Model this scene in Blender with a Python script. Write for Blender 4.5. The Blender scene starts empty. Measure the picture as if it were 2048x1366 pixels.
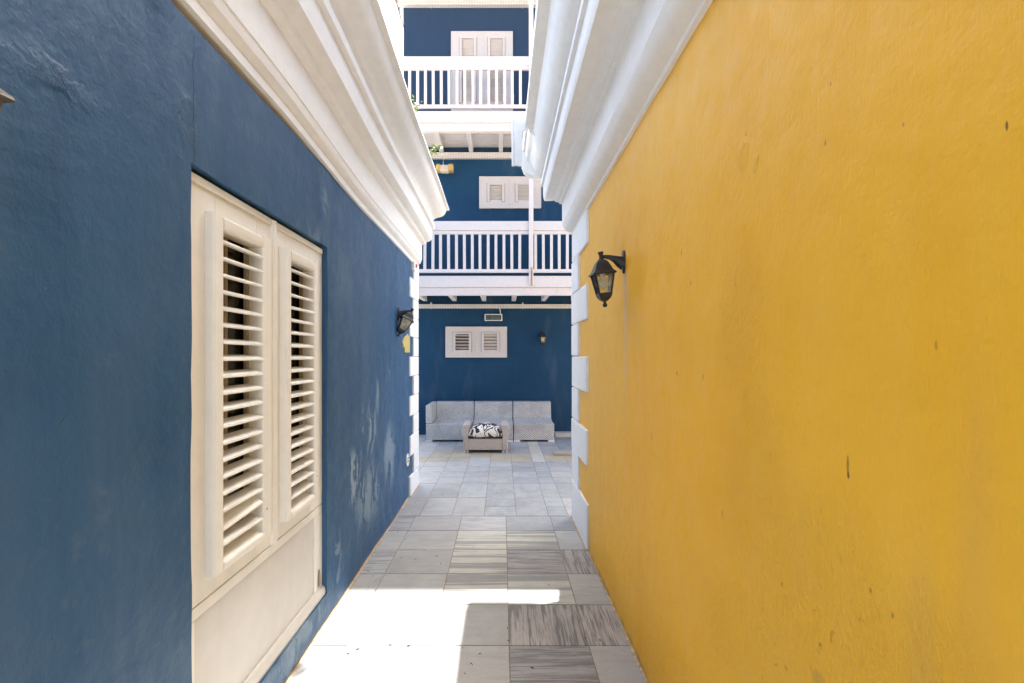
import bpy, bmesh, math, random
from mathutils import Vector, Matrix, noise, Euler
random.seed(7)
sc = bpy.context.scene
COL = sc.collection

# ------------------------------------------------------------------ camera, sky, sun, exposure
EYE, FPX, VX, VY = 1.45, 970.0, 1004.0, 712.0      # lens measured from the paving joints
cam_d = bpy.data.cameras.new('camera'); cam = bpy.data.objects.new('camera', cam_d); COL.objects.link(cam)
cam.location = (0, 0, EYE); cam.rotation_euler = (math.radians(90), 0, 0)
cam_d.sensor_width = 36.0; cam_d.lens = FPX / 2048 * 36
cam_d.shift_x = (1024 - VX) / 2048; cam_d.shift_y = (VY - 683) / 2048
cam_d.clip_start = 0.05; cam_d.clip_end = 1000
sc.camera = cam
SUN_DIR = Vector((-0.118, -0.587, -1.0)).normalized()
world = bpy.data.worlds.new('World'); sc.world = world; world.use_nodes = True
wn = world.node_tree; wn.nodes.clear()
sky = wn.nodes.new('ShaderNodeTexSky'); sky.sky_type = 'NISHITA'; sky.sun_disc = False
sky.sun_elevation = math.radians(59.1); sky.sun_rotation = math.radians(11.7)
sky.air_density = 0.7; sky.dust_density = 5.0; sky.ozone_density = 0.3
bg = wn.nodes.new('ShaderNodeBackground'); bg.inputs['Strength'].default_value = 0.125
wo = wn.nodes.new('ShaderNodeOutputWorld')
wm = wn.nodes.new('ShaderNodeMix'); wm.data_type = 'RGBA'; wm.blend_type = 'MULTIPLY'; wm.inputs[0].default_value = 1.0
wm.inputs[7].default_value = (.96, 1.0, .97, 1)      # white balance of the hazy tropical sky
wn.links.new(sky.outputs[0], wm.inputs[6]); wn.links.new(wm.outputs[2], bg.inputs[0]); wn.links.new(bg.outputs[0], wo.inputs[0])
sun_d = bpy.data.lights.new('sun', 'SUN'); sun_d.energy = 2.6; sun_d.angle = math.radians(0.5); sun_d.color = (1.0, 0.98, 0.92)
sun = bpy.data.objects.new('sun', sun_d); COL.objects.link(sun)
sun.rotation_euler = SUN_DIR.to_track_quat('-Z', 'Y').to_euler(); sun.location = (0, 0, 30)
sc.view_settings.view_transform = 'Standard'; sc.view_settings.look = 'None'
sc.view_settings.gamma = 1.0; sc.view_settings.use_curve_mapping = False
sc.view_settings.exposure = 2.77
sc.cycles.use_denoising = True
sc.cycles.max_bounces = 14; sc.cycles.diffuse_bounces = 8; sc.cycles.glossy_bounces = 4
sc.cycles.transmission_bounces = 8; sc.cycles.transparent_max_bounces = 12
sc.cycles.sample_clamp_indirect = 8.0

def at(px, py, Y):
    """a measured image position at the distance Y as a point of the place"""
    return Vector(((px - VX) * Y / FPX, Y, EYE - (py - VY) * Y / FPX))

# ------------------------------------------------------------------ materials
class NT:
    def __init__(s, name):
        s.m = bpy.data.materials.new(name); s.m.use_nodes = True
        s.t = s.m.node_tree; s.t.nodes.clear()
        s.out = s.t.nodes.new('ShaderNodeOutputMaterial')
        s.b = s.t.nodes.new('ShaderNodeBsdfPrincipled')
        s.t.links.new(s.b.outputs[0], s.out.inputs[0])
    def n(s, typ, **kw):
        nd = s.t.nodes.new('ShaderNode' + typ)
        for k, v in kw.items(): setattr(nd, k, v)
        return nd
    def inp(s, sock, v):
        if hasattr(v, 'is_output') or isinstance(v, bpy.types.NodeSocket): s.t.links.new(v, sock)
        elif isinstance(v, (tuple, list)) and len(v) == 3 and sock.type == 'RGBA': sock.default_value = (*v, 1)
        else: sock.default_value = v
    def math(s, op, a, b=None, c=None, clamp=False):
        nd = s.n('Math', operation=op, use_clamp=clamp); s.inp(nd.inputs[0], a)
        if b is not None: s.inp(nd.inputs[1], b)
        if c is not None: s.inp(nd.inputs[2], c)
        return nd.outputs[0]
    def vmath(s, op, a, b=None):
        nd = s.n('VectorMath', operation=op); s.inp(nd.inputs[0], a)
        if b is not None: s.inp(nd.inputs[1], b)
        return nd.outputs['Value'] if op in ('LENGTH', 'DOT_PRODUCT') else nd.outputs[0]
    def pos(s): return s.n('NewGeometry').outputs['Position']
    def noise(s, vec, scale, detail=4, rough=0.55, dist=0.0, stretch=None):
        if stretch: vec = s.vmath('MULTIPLY', vec, stretch)
        nd = s.n('TexNoise'); s.inp(nd.inputs['Vector'], vec)
        nd.inputs['Scale'].default_value = scale; nd.inputs['Detail'].default_value = detail
        nd.inputs['Roughness'].default_value = rough; nd.inputs['Distortion'].default_value = dist
        return nd.outputs[0]
    def ramp(s, v, a, b, lo=0.0, hi=1.0):
        nd = s.n('MapRange', interpolation_type='SMOOTHSTEP'); s.inp(nd.inputs[0], v)
        for i, x in enumerate((a, b, lo, hi)): s.inp(nd.inputs[1 + i], x)
        return nd.outputs[0]
    def mix(s, f, a, b, mode='MIX'):
        nd = s.n('Mix', data_type='RGBA', blend_type=mode)
        s.inp(nd.inputs[0], f); s.inp(nd.inputs[6], a); s.inp(nd.inputs[7], b)
        return nd.outputs[2]
    def bump(s, h, dist, strength=1.0, normal=None):
        nd = s.n('Bump'); nd.inputs['Strength'].default_value = strength
        nd.inputs['Distance'].default_value = dist; s.inp(nd.inputs['Height'], h)
        if normal is not None: s.inp(nd.inputs['Normal'], normal)
        return nd.outputs[0]
    def ell(s, p, c, r, warp=None):
        """distance from an ellipse on a wall (Y, z), 1 on its rim"""
        v = s.vmath('SUBTRACT', p, (0, c[0], c[1])); v = s.vmath('MULTIPLY', v, (0, 1 / r[0], 1 / r[1]))
        return s.vmath('LENGTH', v)
    def fin(s, col, rough, normal=None, spec=0.5, **kw):
        s.inp(s.b.inputs['Base Color'], col); s.inp(s.b.inputs['Roughness'], rough)
        s.b.inputs['Specular IOR Level'].default_value = spec
        if normal is not None: s.inp(s.b.inputs['Normal'], normal)
        for k, v in kw.items(): s.inp(s.b.inputs[k], v)
        return s.m

def paint(name, col, dirt=(0.30, 0.24, 0.17), amount=0.35, rough=0.5, scale=6.0, bump=0.002, seed=0.0, rust=0.0):
    """painted timber or stucco trim with brush marks, grime and worn spots"""
    t = NT(name); p = t.vmath('ADD', t.pos(), (seed, seed * .7, seed * .3))
    big = t.noise(p, scale * .35, 5); med = t.noise(p, scale * 3, 6, .6)
    streak = t.noise(p, scale, 5, .6, 0, (3, 3, .25))
    d = t.math('MULTIPLY', t.ramp(t.math('ADD', t.math('MULTIPLY', big, .6), t.math('MULTIPLY', streak, .4)), .48, .72), amount)
    c = t.mix(t.ramp(med, .3, .7), tuple(x * .965 for x in col), tuple(min(1, x * 1.02) for x in col))
    c = t.mix(d, c, tuple(a * .55 + b * .45 for a, b in zip(col, dirt)))
    spots = t.ramp(t.noise(p, scale * 9, 3, .7), .73, .78, 0, amount * .5)
    c = t.mix(spots, c, dirt)
    if rust:
        r = t.ramp(t.noise(p, 9, 6, .7, .4, (1, 1, .3)), .62, .74, 0, rust); c = t.mix(r, c, (.22, .10, .045))
    nrm = t.bump(t.noise(p, scale * 14, 5, .65), bump, .7)
    nrm = t.bump(big, .008, .5, nrm)
    return t.fin(c, t.ramp(big, .3, .7, rough - .08, rough + .12), nrm, .4)

def blue_wall():
    t = NT('blue_alley_plaster'); p = t.pos()
    warp = t.noise(p, 3.5, 4, .6); wv = t.vmath('ADD', p, t.vmath('MULTIPLY', t.vmath('SUBTRACT', t.n('TexNoise').outputs['Color'], (.5, .5, .5)), (.0, .0, .0)))
    nz = t.n('TexNoise'); t.inp(nz.inputs['Vector'], p); nz.inputs['Scale'].default_value = 5; nz.inputs['Detail'].default_value = 6
    wp = t.vmath('ADD', p, t.vmath('MULTIPLY', t.vmath('SUBTRACT', nz.outputs['Color'], (.5, .5, .5)), (.22, .22, .34)))
    big = t.noise(p, 1.1, 6, .6); streak = t.noise(p, 3.2, 7, .62, .3, (1, 1.6, .22)); med = t.noise(p, 9, 7, .65)
    c = t.mix(t.ramp(big, .32, .68), (.020, .075, .168), (.031, .094, .197))
    c = t.mix(t.ramp(streak, .40, .66, 0, .42), c, (.062, .122, .215))
    c = t.mix(t.ramp(streak, .44, .30, 0, .45), c, (.013, .054, .132))
    c = t.mix(t.ramp(med, .58, .74, 0, .35), c, (.12, .175, .24))
    # chalky rubbed patches low down near the far corner and beside the door head
    pale = None
    for (Y, z, ry, rz, k) in ((3.15, .66, .24, .26, 1.0), (3.58, .90, .17, .27, 1.0), (3.33, .98, .07, .14, 1.0), (3.74, 1.15, .09, .22, .6), (3.50, .45, .45, .30, .75), (4.1, 1.30, .10, .20, .4),
                              (2.62, 2.28, .05, .10, .55), (2.45, 2.05, .25, .12, .35), (4.15, .62, .30, .36, .7), (2.78, .25, .22, .24, .6), (2.3, .08, .6, .09, .5), (2.95, 1.9, .25, .2, .15)):
        e = t.ramp(t.ell(wp, (Y, z), (ry, rz)), 1.0, .25, 0, k); pale = e if pale is None else t.math('MAXIMUM', pale, e)
    brush = t.noise(wp, 3.6, 9, .68, .7, (1, 1.6, .8))
    pale_m = t.math('MULTIPLY', pale, t.ramp(brush, .455, .505))
    c = t.mix(pale_m, c, (.225, .305, .375))
    chip = t.math('MULTIPLY', t.ramp(pale, .3, .7), t.ramp(t.noise(wp, 15, 5, .7, .5, (1, 1.6, .6)), .655, .68))
    c = t.mix(chip, c, (.44, .42, .37))
    hole = t.math('MULTIPLY', t.ramp(pale, .4, .8), t.ramp(t.noise(wp, 11, 5, .7, .5, (1, 1.9, .5)), .35, .315))
    c = t.mix(hole, c, (.025, .033, .045))
    # a few flecks
    fl = t.ramp(t.noise(p, 48, 2, .5), .78, .80); c = t.mix(t.math('MULTIPLY', fl, .6), c, (.33, .37, .40))
    dk = t.ramp(t.noise(t.vmath('ADD', p, (3, 5, 1)), 37, 2, .5), .785, .80); c = t.mix(t.math('MULTIPLY', dk, .7), c, (.02, .028, .04))
    # hairline crack above the door corner
    sx = t.n('SeparateXYZ'); t.inp(sx.inputs[0], p)
    cy = t.math('ADD', 1.505, t.math('MULTIPLY', t.math('SUBTRACT', t.noise(p, 4, 6, .7, 0, (0, 0, 1)), .5), .06))
    cr = t.math('MULTIPLY', t.ramp(t.math('ABSOLUTE', t.math('SUBTRACT', sx.outputs[1], cy)), .0022, .0008),
                t.math('MULTIPLY', t.ramp(sx.outputs[2], 2.03, 2.05), t.ramp(sx.outputs[2], 2.47, 2.36)))
    c = t.mix(t.math('MULTIPLY', cr, .8), c, (.012, .018, .03))
    q_ = t.vmath('SUBTRACT', p, (0, 1.059, 1.313))
    sc_ = t.vmath('LENGTH', t.vmath('ADD', t.vmath('MULTIPLY', (1, 0, 0), t_comb(t, t.math('MULTIPLY', t.vmath('DOT_PRODUCT', q_, (0, .64, .77)), 1 / .021))), t.vmath('MULTIPLY', (0, 1, 0), t_comb(t, t.math('MULTIPLY', t.vmath('DOT_PRODUCT', q_, (0, -.77, .64)), 1 / .0016)))))
    c = t.mix(t.ramp(sc_, 1, .5, 0, .8), c, (.03, .025, .03))
    # damp grime where the wall meets the paving
    c = t.mix(t.math('MULTIPLY', t.ramp(sx.outputs[2], .035, .004), t.ramp(med, .3, .6)), c, (.16, .12, .08))
    # relief: trowel waves, blisters, fine grain
    fine = t.noise(p, 130, 4, .6); grain = t.noise(p, 38, 6, .62)
    bl = None
    for (Y, z, ry, rz) in ((1.03, 2.03, .12, .05), (1.30, 2.42, .10, .06), (1.46, 2.15, .07, .12), (3.45, .75, .42, .45), (1.18, .55, .2, .15), (1.35, 1.2, .1, .1), (3.9, 1.1, .25, .4)):
        e = t.ramp(t.ell(wp, (Y, z), (ry, rz)), 1.0, .4); bl = e if bl is None else t.math('MAXIMUM', bl, e)
    lump = t.math('MULTIPLY', bl, t.noise(p, 55, 5, .7, .6))
    nrm = t.bump(fine, .0012, .55)
    nrm = t.bump(grain, .004, .6, nrm)
    nrm = t.bump(t.noise(p, 7, 5, .6), .018, .55, nrm)
    nrm = t.bump(lump, .009, .8, nrm)
    nrm = t.bump(t.math('SUBTRACT', t.math('MULTIPLY', pale_m, .4), t.math('ADD', hole, cr)), .006, .8, nrm)
    return t.fin(c, t.ramp(med, .3, .7, .42, .6), nrm, .25)

def yellow_wall():
    t = NT('yellow_alley_plaster'); p = t.pos(); sx = t.n('SeparateXYZ'); t.inp(sx.inputs[0], p)
    nz = t.n('TexNoise'); t.inp(nz.inputs['Vector'], p); nz.inputs['Scale'].default_value = 14; nz.inputs['Detail'].default_value = 6
    wp = t.vmath('ADD', p, t.vmath('MULTIPLY', t.vmath('SUBTRACT', nz.outputs['Color'], (.5, .5, .5)), (.0, .014, .03)))
    big = t.noise(p, 1.3, 5, .6); streak = t.noise(p, 4, 6, .6, .2, (1, 1.5, .2)); med = t.noise(p, 12, 6, .65)
    c = t.mix(t.ramp(big, .3, .7), (.82, .415, .020), (.87, .465, .031))
    c = t.mix(t.ramp(streak, .45, .68, 0, .24), c, (.86, .50, .068))
    c = t.mix(t.ramp(med, .60, .74, 0, .16), c, (.50, .265, .03))
    # mauve-grey rubbed bands close to the lens
    for (Y, z, ry, rz, k) in ((.665, 1.2, .055, .38, .16), (.74, .95, .05, .35, .12), (.62, .95, .05, .22, .1)):
        e = t.math('MULTIPLY', t.ramp(t.ell(wp, (Y, z), (ry, rz)), 1, .1, 0, k), t.ramp(streak, .3, .6)); c = t.mix(e, c, (.42, .27, .155))
    # rough patches: paint gone thin on the lumps
    rp = None
    for (Y, z, ry, rz) in ((1.33, 1.55, .17, .28), (1.25, 1.1, .22, .4), (.98, .9, .32, .42), (1.30, 1.99, .04, .055), (1.24, 1.94, .02, .03), (.72, .88, .16, .3), (1.3, .72, .4, .22)):
        e = t.ramp(t.ell(wp, (Y, z), (ry, rz)), 1, .45); rp = e if rp is None else t.math('MAXIMUM', rp, e)
    lump = t.noise(p, 70, 5, .68, .4, (1, 1.2, .8))
    pit = t.math('MULTIPLY', rp, t.ramp(t.noise(p, 42, 5, .7, .5, (1, 1.2, .75)), .635, .70))
    c = t.mix(t.math('MULTIPLY', pit, .55), c, (.50, .245, .012))
    # drip marks and knocks
    for (Y, z, ry, rz, k, col) in ((.903, 1.245, .0045, .022, .7, (.26, .13, .015)), (.903, 1.228, .004, .010, .8, (.09, .05, .02)), (.62, 1.742, .0022, .0075, .8, (.10, .06, .02)),
            (.968, 1.875, .003, .010, .6, (.2, .11, .05)), (.955, 1.985, .003, .006, .6, (.25, .15, .09)), (1.798, 1.385, .006, .011, .7, (.1, .06, .015)),
            (1.565, 1.383, .005, .013, .6, (.13, .075, .015)), (.718, 1.466, .003, .010, .45, (.25, .13, .02)), (.80, 1.02, .004, .008, .5, (.2, .11, .02)), (.848, 1.04, .0036, .006, .6, (.16, .09, .02)),
            (1.12, .92, .006, .007, .5, (.2, .1, .02)), (1.42, .985, .006, .016, .4, (.25, .14, .06)), (.985, .86, .007, .006, .5, (.22, .11, .03)), (.985, .785, .03, .028, .4, (.42, .23, .04)),
            (1.745, 1.82, .008, .012, .5, (.22, .12, .03)), (1.66, 1.70, .006, .01, .5, (.2, .1, .03)), (.78, 1.82, .003, .004, .5, (.2, .1, .05)), (2.1, 1.1, .01, .02, .35, (.3, .16, .04))):
        c = t.mix(t.ramp(t.ell(wp, (Y, z), (ry, rz)), 1, .5, 0, k), c, col)
    # run-off stain under the lamp
    st = t.math('MULTIPLY', t.ramp(t.math('ABSOLUTE', t.math('SUBTRACT', sx.outputs[1], t.math('ADD', 2.545, t.math('MULTIPLY', t.math('SUBTRACT', streak, .5), .03)))), .045, .012),
                t.math('MULTIPLY', t.ramp(sx.outputs[2], .9, 1.75), t.ramp(sx.outputs[2], 1.93, 1.89)))
    c = t.mix(t.math('MULTIPLY', st, .55), c, (.50, .36, .25))
    fl = t.ramp(t.noise(t.vmath('ADD', p, (1, 2, 7)), 33, 2, .5), .80, .81); c = t.mix(t.math('MULTIPLY', fl, .5), c, (.2, .11, .03))
    c = t.mix(t.math('MULTIPLY', t.ramp(sx.outputs[2], .05, .004), t.ramp(med, .3, .6)), c, (.30, .20, .09))
    nrm = t.bump(t.noise(p, 140, 4, .6), .0009, .45)
    nrm = t.bump(t.noise(p, 40, 5, .6), .0025, .4, nrm)
    nrm = t.bump(t.noise(p, 6, 5, .6), .020, .55, nrm)
    nrm = t.bump(t.noise(p, 7, 5, .6, .3, (1, 9, .7)), .0035, .5, nrm)
    nrm = t.bump(t.math('MULTIPLY', rp, lump), .008, .75, nrm)
    nrm = t.bump(t.math('MULTIPLY', pit, -1), .003, .8, nrm)
    return t.fin(c, t.ramp(med, .3, .7, .45, .6), nrm, .25)

def plaster(name, c1, c2, scuff, rough=.6, haze=None):
    t = NT(name); p = t.pos()
    big = t.noise(p, .9, 6, .6); st = t.noise(p, 2.5, 6, .62, .3, (1.4, 1, .35)); med = t.noise(p, 10, 6, .65)
    c = t.mix(t.ramp(big, .3, .7), c1, c2)
    c = t.mix(t.ramp(st, .52, .74, 0, .30), c, scuff)
    c = t.mix(t.ramp(t.noise(p, 14, 5, .7, 1.0, (.5, 1, 2)), .67, .72, 0, .35), c, scuff)
    if haze:
        sz = t.n('SeparateXYZ'); t.inp(sz.inputs[0], p); c = t.mix(t.ramp(t.math('ADD', sz.outputs[2], t.math('MULTIPLY', big, .5)), 5.3, 5.7, 0, .75), c, haze)  # upper storey paler and greyer: flare haze put into the wall colour
    nrm = t.bump(t.noise(p, 45, 5, .6), .003, .5); nrm = t.bump(med, .012, .4, nrm)
    return t.fin(c, rough, nrm, .2)

def stone(name, light, dark, vein=None, amount=.5, cloud=.3, stretch=(1, 1, 1), scale=4.0, lo=.45, hi=.62, stain=0.0, rough=.5):
    """marble paving: vein noise stretched along the grain, different on every tile"""
    t = NT(name); oi = t.n('ObjectInfo'); tc = t.n('TexCoord')
    r = oi.outputs['Random']
    cv = t.n('CombineXYZ'); t.inp(cv.inputs[0], t.math('MULTIPLY', r, 53.0)); t.inp(cv.inputs[1], t.math('MULTIPLY', r, 171.0)); t.inp(cv.inputs[2], t.math('MULTIPLY', r, 29.0))
    p = t.vmath('ADD', tc.outputs['Object'], cv.outputs[0])
    v = t.noise(p, scale, 8, .66, .35, stretch); w = t.noise(p, scale * .33, 4, .5, .2, stretch)
    fine = t.noise(p, 95, 4, .7); cl = t.noise(p, 4.0, 6, .62, .7)
    c = t.mix(t.ramp(cl, .35, .68, 0, cloud), light, dark)
    c = t.mix(t.ramp(v, lo, hi, 0, amount), c, dark)
    if vein is not None: c = t.mix(t.ramp(w, .50, .56, 0, .85), c, vein)
    if vein is not None: c = t.mix(t.ramp(v, hi - .04, hi + .05, 0, amount), c, dark)
    c = t.mix(t.ramp(fine, .35, .7, 0, .22), c, tuple(x * .62 for x in light))
    br = t.math('ADD', .90, t.math('MULTIPLY', t.math('FRACT', t.math('MULTIPLY', r, 7.31)), .2))
    c = t.mix(1.0, c, t.vmath('MULTIPLY', (1, 1, 1), t_comb(t, br)), 'MULTIPLY')
    if stain: c = t.mix(t.ramp(t.noise(t.pos(), 3, 5, .6), .35, .65, 0, stain), c, (.40, .335, .22))
    g = t.noise(t.pos(), 1.7, 5, .6); c = t.mix(t.ramp(g, .5, .75, 0, .22), c, tuple(x * .7 for x in light))
    sp = t.ramp(t.noise(t.pos(), 33, 2, .5), .77, .79, 0, .55); c = t.mix(sp, c, (.12, .09, .06))
    nrm = t.bump(fine, .0006, .4); nrm = t.bump(v, .0012, .4, nrm)
    return t.fin(c, t.ramp(cl, .3, .7, rough - .1, rough + .12), nrm, .45)

def t_comb(t, s):
    cv = t.n('CombineXYZ')
    for i in range(3): t.inp(cv.inputs[i], s)
    return cv.outputs[0]

def wicker(name, c1, c2, sx=95.0, sz=120.0):
    t = NT(name); p = t.pos()
    s = t.n('SeparateXYZ'); t.inp(s.inputs[0], p)
    u = t.math('ADD', s.outputs[0], s.outputs[1])
    a = t.math('SINE', t.math('MULTIPLY', u, sx * 2)); b = t.math('SINE', t.math('MULTIPLY', t.math('ADD', s.outputs[2], t.math('MULTIPLY', s.outputs[1], .6)), sz * 2))
    w = t.math('MULTIPLY', a, b)
    n1 = t.noise(p, 80, 4, .75); n2 = t.noise(p, 3, 4, .6)
    c = t.mix(t.math('ADD', t.math('MULTIPLY', t.ramp(w, -.6, .6), .45), t.math('MULTIPLY', t.ramp(n1, .36, .64), .55)), c1, c2)
    c = t.mix(t.ramp(n2, .45, .7, 0, .35), c, tuple(x * .8 for x in c1))
    return t.fin(c, .6, t.bump(t.math('ADD', w, n1), .004, .8), .35)

def metal_black(name, col=(.012, .012, .013), grey=(.05, .05, .053)):
    t = NT(name); p = t.pos(); n = t.noise(p, 22, 6, .65); n2 = t.noise(p, 120, 3, .6)
    c = t.mix(t.ramp(n, .45, .75, 0, .6), col, grey)
    return t.fin(c, t.ramp(n, .3, .7, .38, .62), t.bump(n2, .0006, .6), .5)

def glass(name, tint=(.80, .80, .74), dirt=.25):
    t = NT(name); t.t.nodes.remove(t.b)
    tr = t.n('BsdfTransparent'); t.inp(tr.inputs[0], tint); gl = t.n('BsdfGlossy'); gl.inputs['Roughness'].default_value = .06
    df = t.n('BsdfDiffuse'); t.inp(df.inputs[0], (.55, .53, .45))
    fr = t.n('Fresnel'); fr.inputs[0].default_value = 1.5
    m1 = t.n('MixShader'); t.inp(m1.inputs[0], t.math('ADD', .04, fr.outputs[0], clamp=True)); t.t.links.new(tr.outputs[0], m1.inputs[1]); t.t.links.new(gl.outputs[0], m1.inputs[2])
    m2 = t.n('MixShader'); t.inp(m2.inputs[0], t.ramp(t.noise(t.pos(), 18, 5, .7), .3, .75, dirt * .4, dirt * 1.5))
    t.t.links.new(m1.outputs[0], m2.inputs[1]); t.t.links.new(df.outputs[0], m2.inputs[2]); t.t.links.new(m2.outputs[0], t.out.inputs[0])
    return t.m

def flat(name, col, rough=.6, var=.15, scale=20, bump=.001):
    t = NT(name); p = t.pos(); n = t.noise(p, scale, 5, .65)
    c = t.mix(t.ramp(n, .3, .7), tuple(x * (1 - var) for x in col), tuple(min(1, x * (1 + var)) for x in col))
    return t.fin(c, rough, t.bump(n, bump, .6), .4)

M = {}
M['blue'] = blue_wall(); M['yellow'] = yellow_wall()
M['navy'] = plaster('navy_plaster', (.003, .037, .088), (.008, .049, .108), (.075, .105, .155), haze=(.030, .050, .088))
M['blue_plain'] = plaster('blue_plaster_plain', (.052, .098, .175), (.065, .118, .20), (.10, .15, .22))
M['yellow_plain'] = plaster('yellow_plaster_plain', (.60, .335, .047), (.66, .385, .066), (.66, .42, .11))
M['cream'] = paint('cream_door_paint', (.80, .785, .735), (.36, .29, .19), .13, .42, 5, .0012)
M['cornice_cream'] = paint('cream_cornice_paint', (.82, .805, .785), (.42, .39, .33), .06, .55, 5, .0025, 3)
M['cornice_white'] = paint('white_cornice_paint', (.83, .82, .80), (.42, .40, .35), .05, .55, 5, .0025, 9)
M['quoin'] = paint('white_quoin_paint', (.83, .84, .85), (.40, .36, .30), .10, .6, 7, .002, 5)
M['pinkwhite'] = paint('pinkish_white_timber_paint', (.655, .595, .565), (.40, .30, .23), .14, .5, 6, .0015, 2, rust=.28)
M['peeling'] = paint('peeling_white_beam_paint', (.70, .62, .57), (.36, .25, .18), .45, .6, 6, .003, 4, rust=.8)
M['shutter'] = paint('pale_pink_shutter_paint', (.58, .52, .48), (.36, .26, .19), .15, .5, 6, .0015, 8)
M['soffit'] = paint('white_soffit_paint', (.60, .58, .57), (.35, .32, .28), .3, .6, 6, .002, 6)
M['dark_soffit'] = flat('dark_navy_soffit', (.016, .022, .036), .7)  # near-black tone of the boards under the lower balcony
M['tray'] = paint('off_white_tray', (.60, .57, .54), (.36, .30, .24), .3, .55, 8, .0015, 7)
M['slot'] = flat('shadowed_slot', (.16, .13, .11), .8)
M['shade_line'] = flat('shade_line_tone', (.33, .28, .245), .7)  # shade of the gaps round the louvre frames, as a colour
M['perf'] = flat('tray_perforation', (.34, .31, .28), .8)
M['black'] = metal_black('black_cast_metal')
M['greymetal'] = metal_black('weathered_grey_metal', (.07, .062, .055), (.17, .155, .14))
M['glass'] = glass('dusty_lamp_glass', (.96, .955, .91), .10); M['frost'] = glass('whitish_lamp_glass', (.85, .87, .86), .75)
M['pane'] = glass('window_glass', (.45, .47, .47), .0)
M['bulb'] = flat('white_bulb', (.82, .79, .70), .3, .04)
M['wood'] = paint('bare_brown_timber', (.34, .22, .12), (.12, .07, .03), .5, .6, 9, .002, 11)
M['panel'] = paint('greyish_white_panel_paint', (.62, .605, .575), (.36, .29, .19), .12, .45, 4, .001, 17)
M['lining'] = paint('tan_lining_paint', (.50, .41, .28), (.20, .12, .06), .4, .5, 6, .0015, 14)
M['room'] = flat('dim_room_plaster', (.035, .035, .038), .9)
M['wicker'] = wicker('grey_woven_wicker', (.25, .25, .245), (.70, .69, .665), 70, 90)
M['wicker_tan'] = wicker('taupe_woven_wicker', (.36, .31, .28), (.60, .54, .50), 90, 150)
M['foot'] = flat('pale_plastic_foot', (.78, .78, .76), .5)
M['rust'] = flat('rusty_strap', (.36, .24, .18), .7, .4, 30)
M['ground'] = flat('street_concrete', (.44, .425, .40), .85, .2, 2.5, .004)
M['grout'] = flat('sandy_grout', (.22, .175, .125), .9, .25, 40)
M['mortar'] = flat('tan_mortar', (.40, .30, .20), .9, .35, 30)
M['leaf'] = flat('fresh_leaf_green', (.20, .30, .035), .5, .35, 30)
M['stem'] = flat('green_stem', (.16, .17, .04), .6)
M['dryleaf'] = flat('dry_leaf_brown', (.10, .065, .035), .8, .4, 60)
M['plaque'] = flat('lemon_yellow_board', (.50, .43, .16), .6, .1, 40)
M['red'] = flat('red_plastic', (.45, .04, .04), .5)
M['white'] = paint('white_plastic', (.74, .73, .69), (.36, .33, .27), .25, .45, 12, .001, 12)
M['floodbody'] = flat('cream_floodlight_housing', (.70, .60, .44), .5, .1)
M['floodend'] = flat('ochre_floodlight_end', (.52, .34, .11), .5, .15)
M['darkglass'] = flat('dark_floodlight_glass', (.05, .052, .045), .12, .5, 12, 0)
M['cable'] = flat('black_cable', (.03, .035, .05), .5)
M['roof'] = flat('terracotta_roof', (.24, .15, .115), .8)
# paving stones
M['plain'] = stone('greige_marble', (.365, .365, .362), (.245, .245, .245), None, .50, .25, (.8, 8, 1), 4.5, .46, .72)
M['stripe_x'] = stone('cross_striped_grey_marble', (.42, .425, .43), (.14, .15, .17), None, .85, .2, (.55, 15, 1), 5, .48, .62)
M['band'] = stone('banded_green_white_marble', (.46, .46, .415), (.13, .135, .15), (.20, .20, .215), .85, .15, (.35, 10, 1), 4.6, .55, .64)
M['dark_x'] = stone('dark_streaked_marble', (.33, .325, .33), (.12, .12, .13), None, .9, .3, (.7, 15, 1), 5, .42, .60)
M['dark_y'] = stone('dark_lengthwise_marble', (.38, .36, .345), (.11, .11, .12), None, .92, .2, (16, .8, 1), 5, .45, .60)
M['vein_y'] = stone('light_lengthwise_marble', (.42, .415, .40), (.17, .18, .21), None, .75, .2, (12, .8, 1), 4.5, .52, .66)
M['pale'] = stone('pale_blue_grey_marble', (.325, .340, .355), (.195, .208, .228), None, .60, .5, (5.0, 1.0, 1), 3.2, .45, .72)
M['pale2'] = stone('pale_cloudy_marble', (.355, .362, .366), (.225, .234, .248), None, .60, .45, (1.0, 4.5, 1), 3.2, .48, .75)
M['greytile'] = stone('mid_grey_marble', (.29, .308, .33), (.19, .205, .228), None, .4, .4, (1, 3, 1), 4, .45, .7)
M['stained'] = stone('beige_stained_marble', (.33, .32, .28), (.235, .222, .185), None, .35, .4, (1, 3, 1), 3, .45, .7, .75)
M['whitetile'] = stone('white_channel_marble', (.50, .50, .47), (.38, .38, .34), None, .3, .3, (1, 3, 1), 3, .5, .7, .35)

def cushion_mat():
    t = NT('black_and_white_scroll_fabric'); tc = t.n('TexCoord'); p = tc.outputs['Object']
    nz = t.n('TexNoise'); t.inp(nz.inputs['Vector'], p); nz.inputs['Scale'].default_value = 6; nz.inputs['Detail'].default_value = .5
    wp = t.vmath('ADD', p, t.vmath('MULTIPLY', t.vmath('SUBTRACT', nz.outputs['Color'], (.5, .5, .5)), (.30, .30, .2)))
    n = t.noise(wp, 4.6, 0.3, .4, 1.2)
    band = t.math('SINE', t.math('MULTIPLY', n, 30.0))
    k = t.ramp(band, .05, .22)
    weave = t.noise(p, 240, 2, .6)
    c = t.mix(k, (.020, .018, .020), (.74, .71, .66)); c = t.mix(t.ramp(weave, .3, .7, 0, .15), c, (.3, .28, .26))
    return t.fin(c, .85, t.bump(weave, .0008, .5), .2)
M['cushion'] = cushion_mat()

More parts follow.
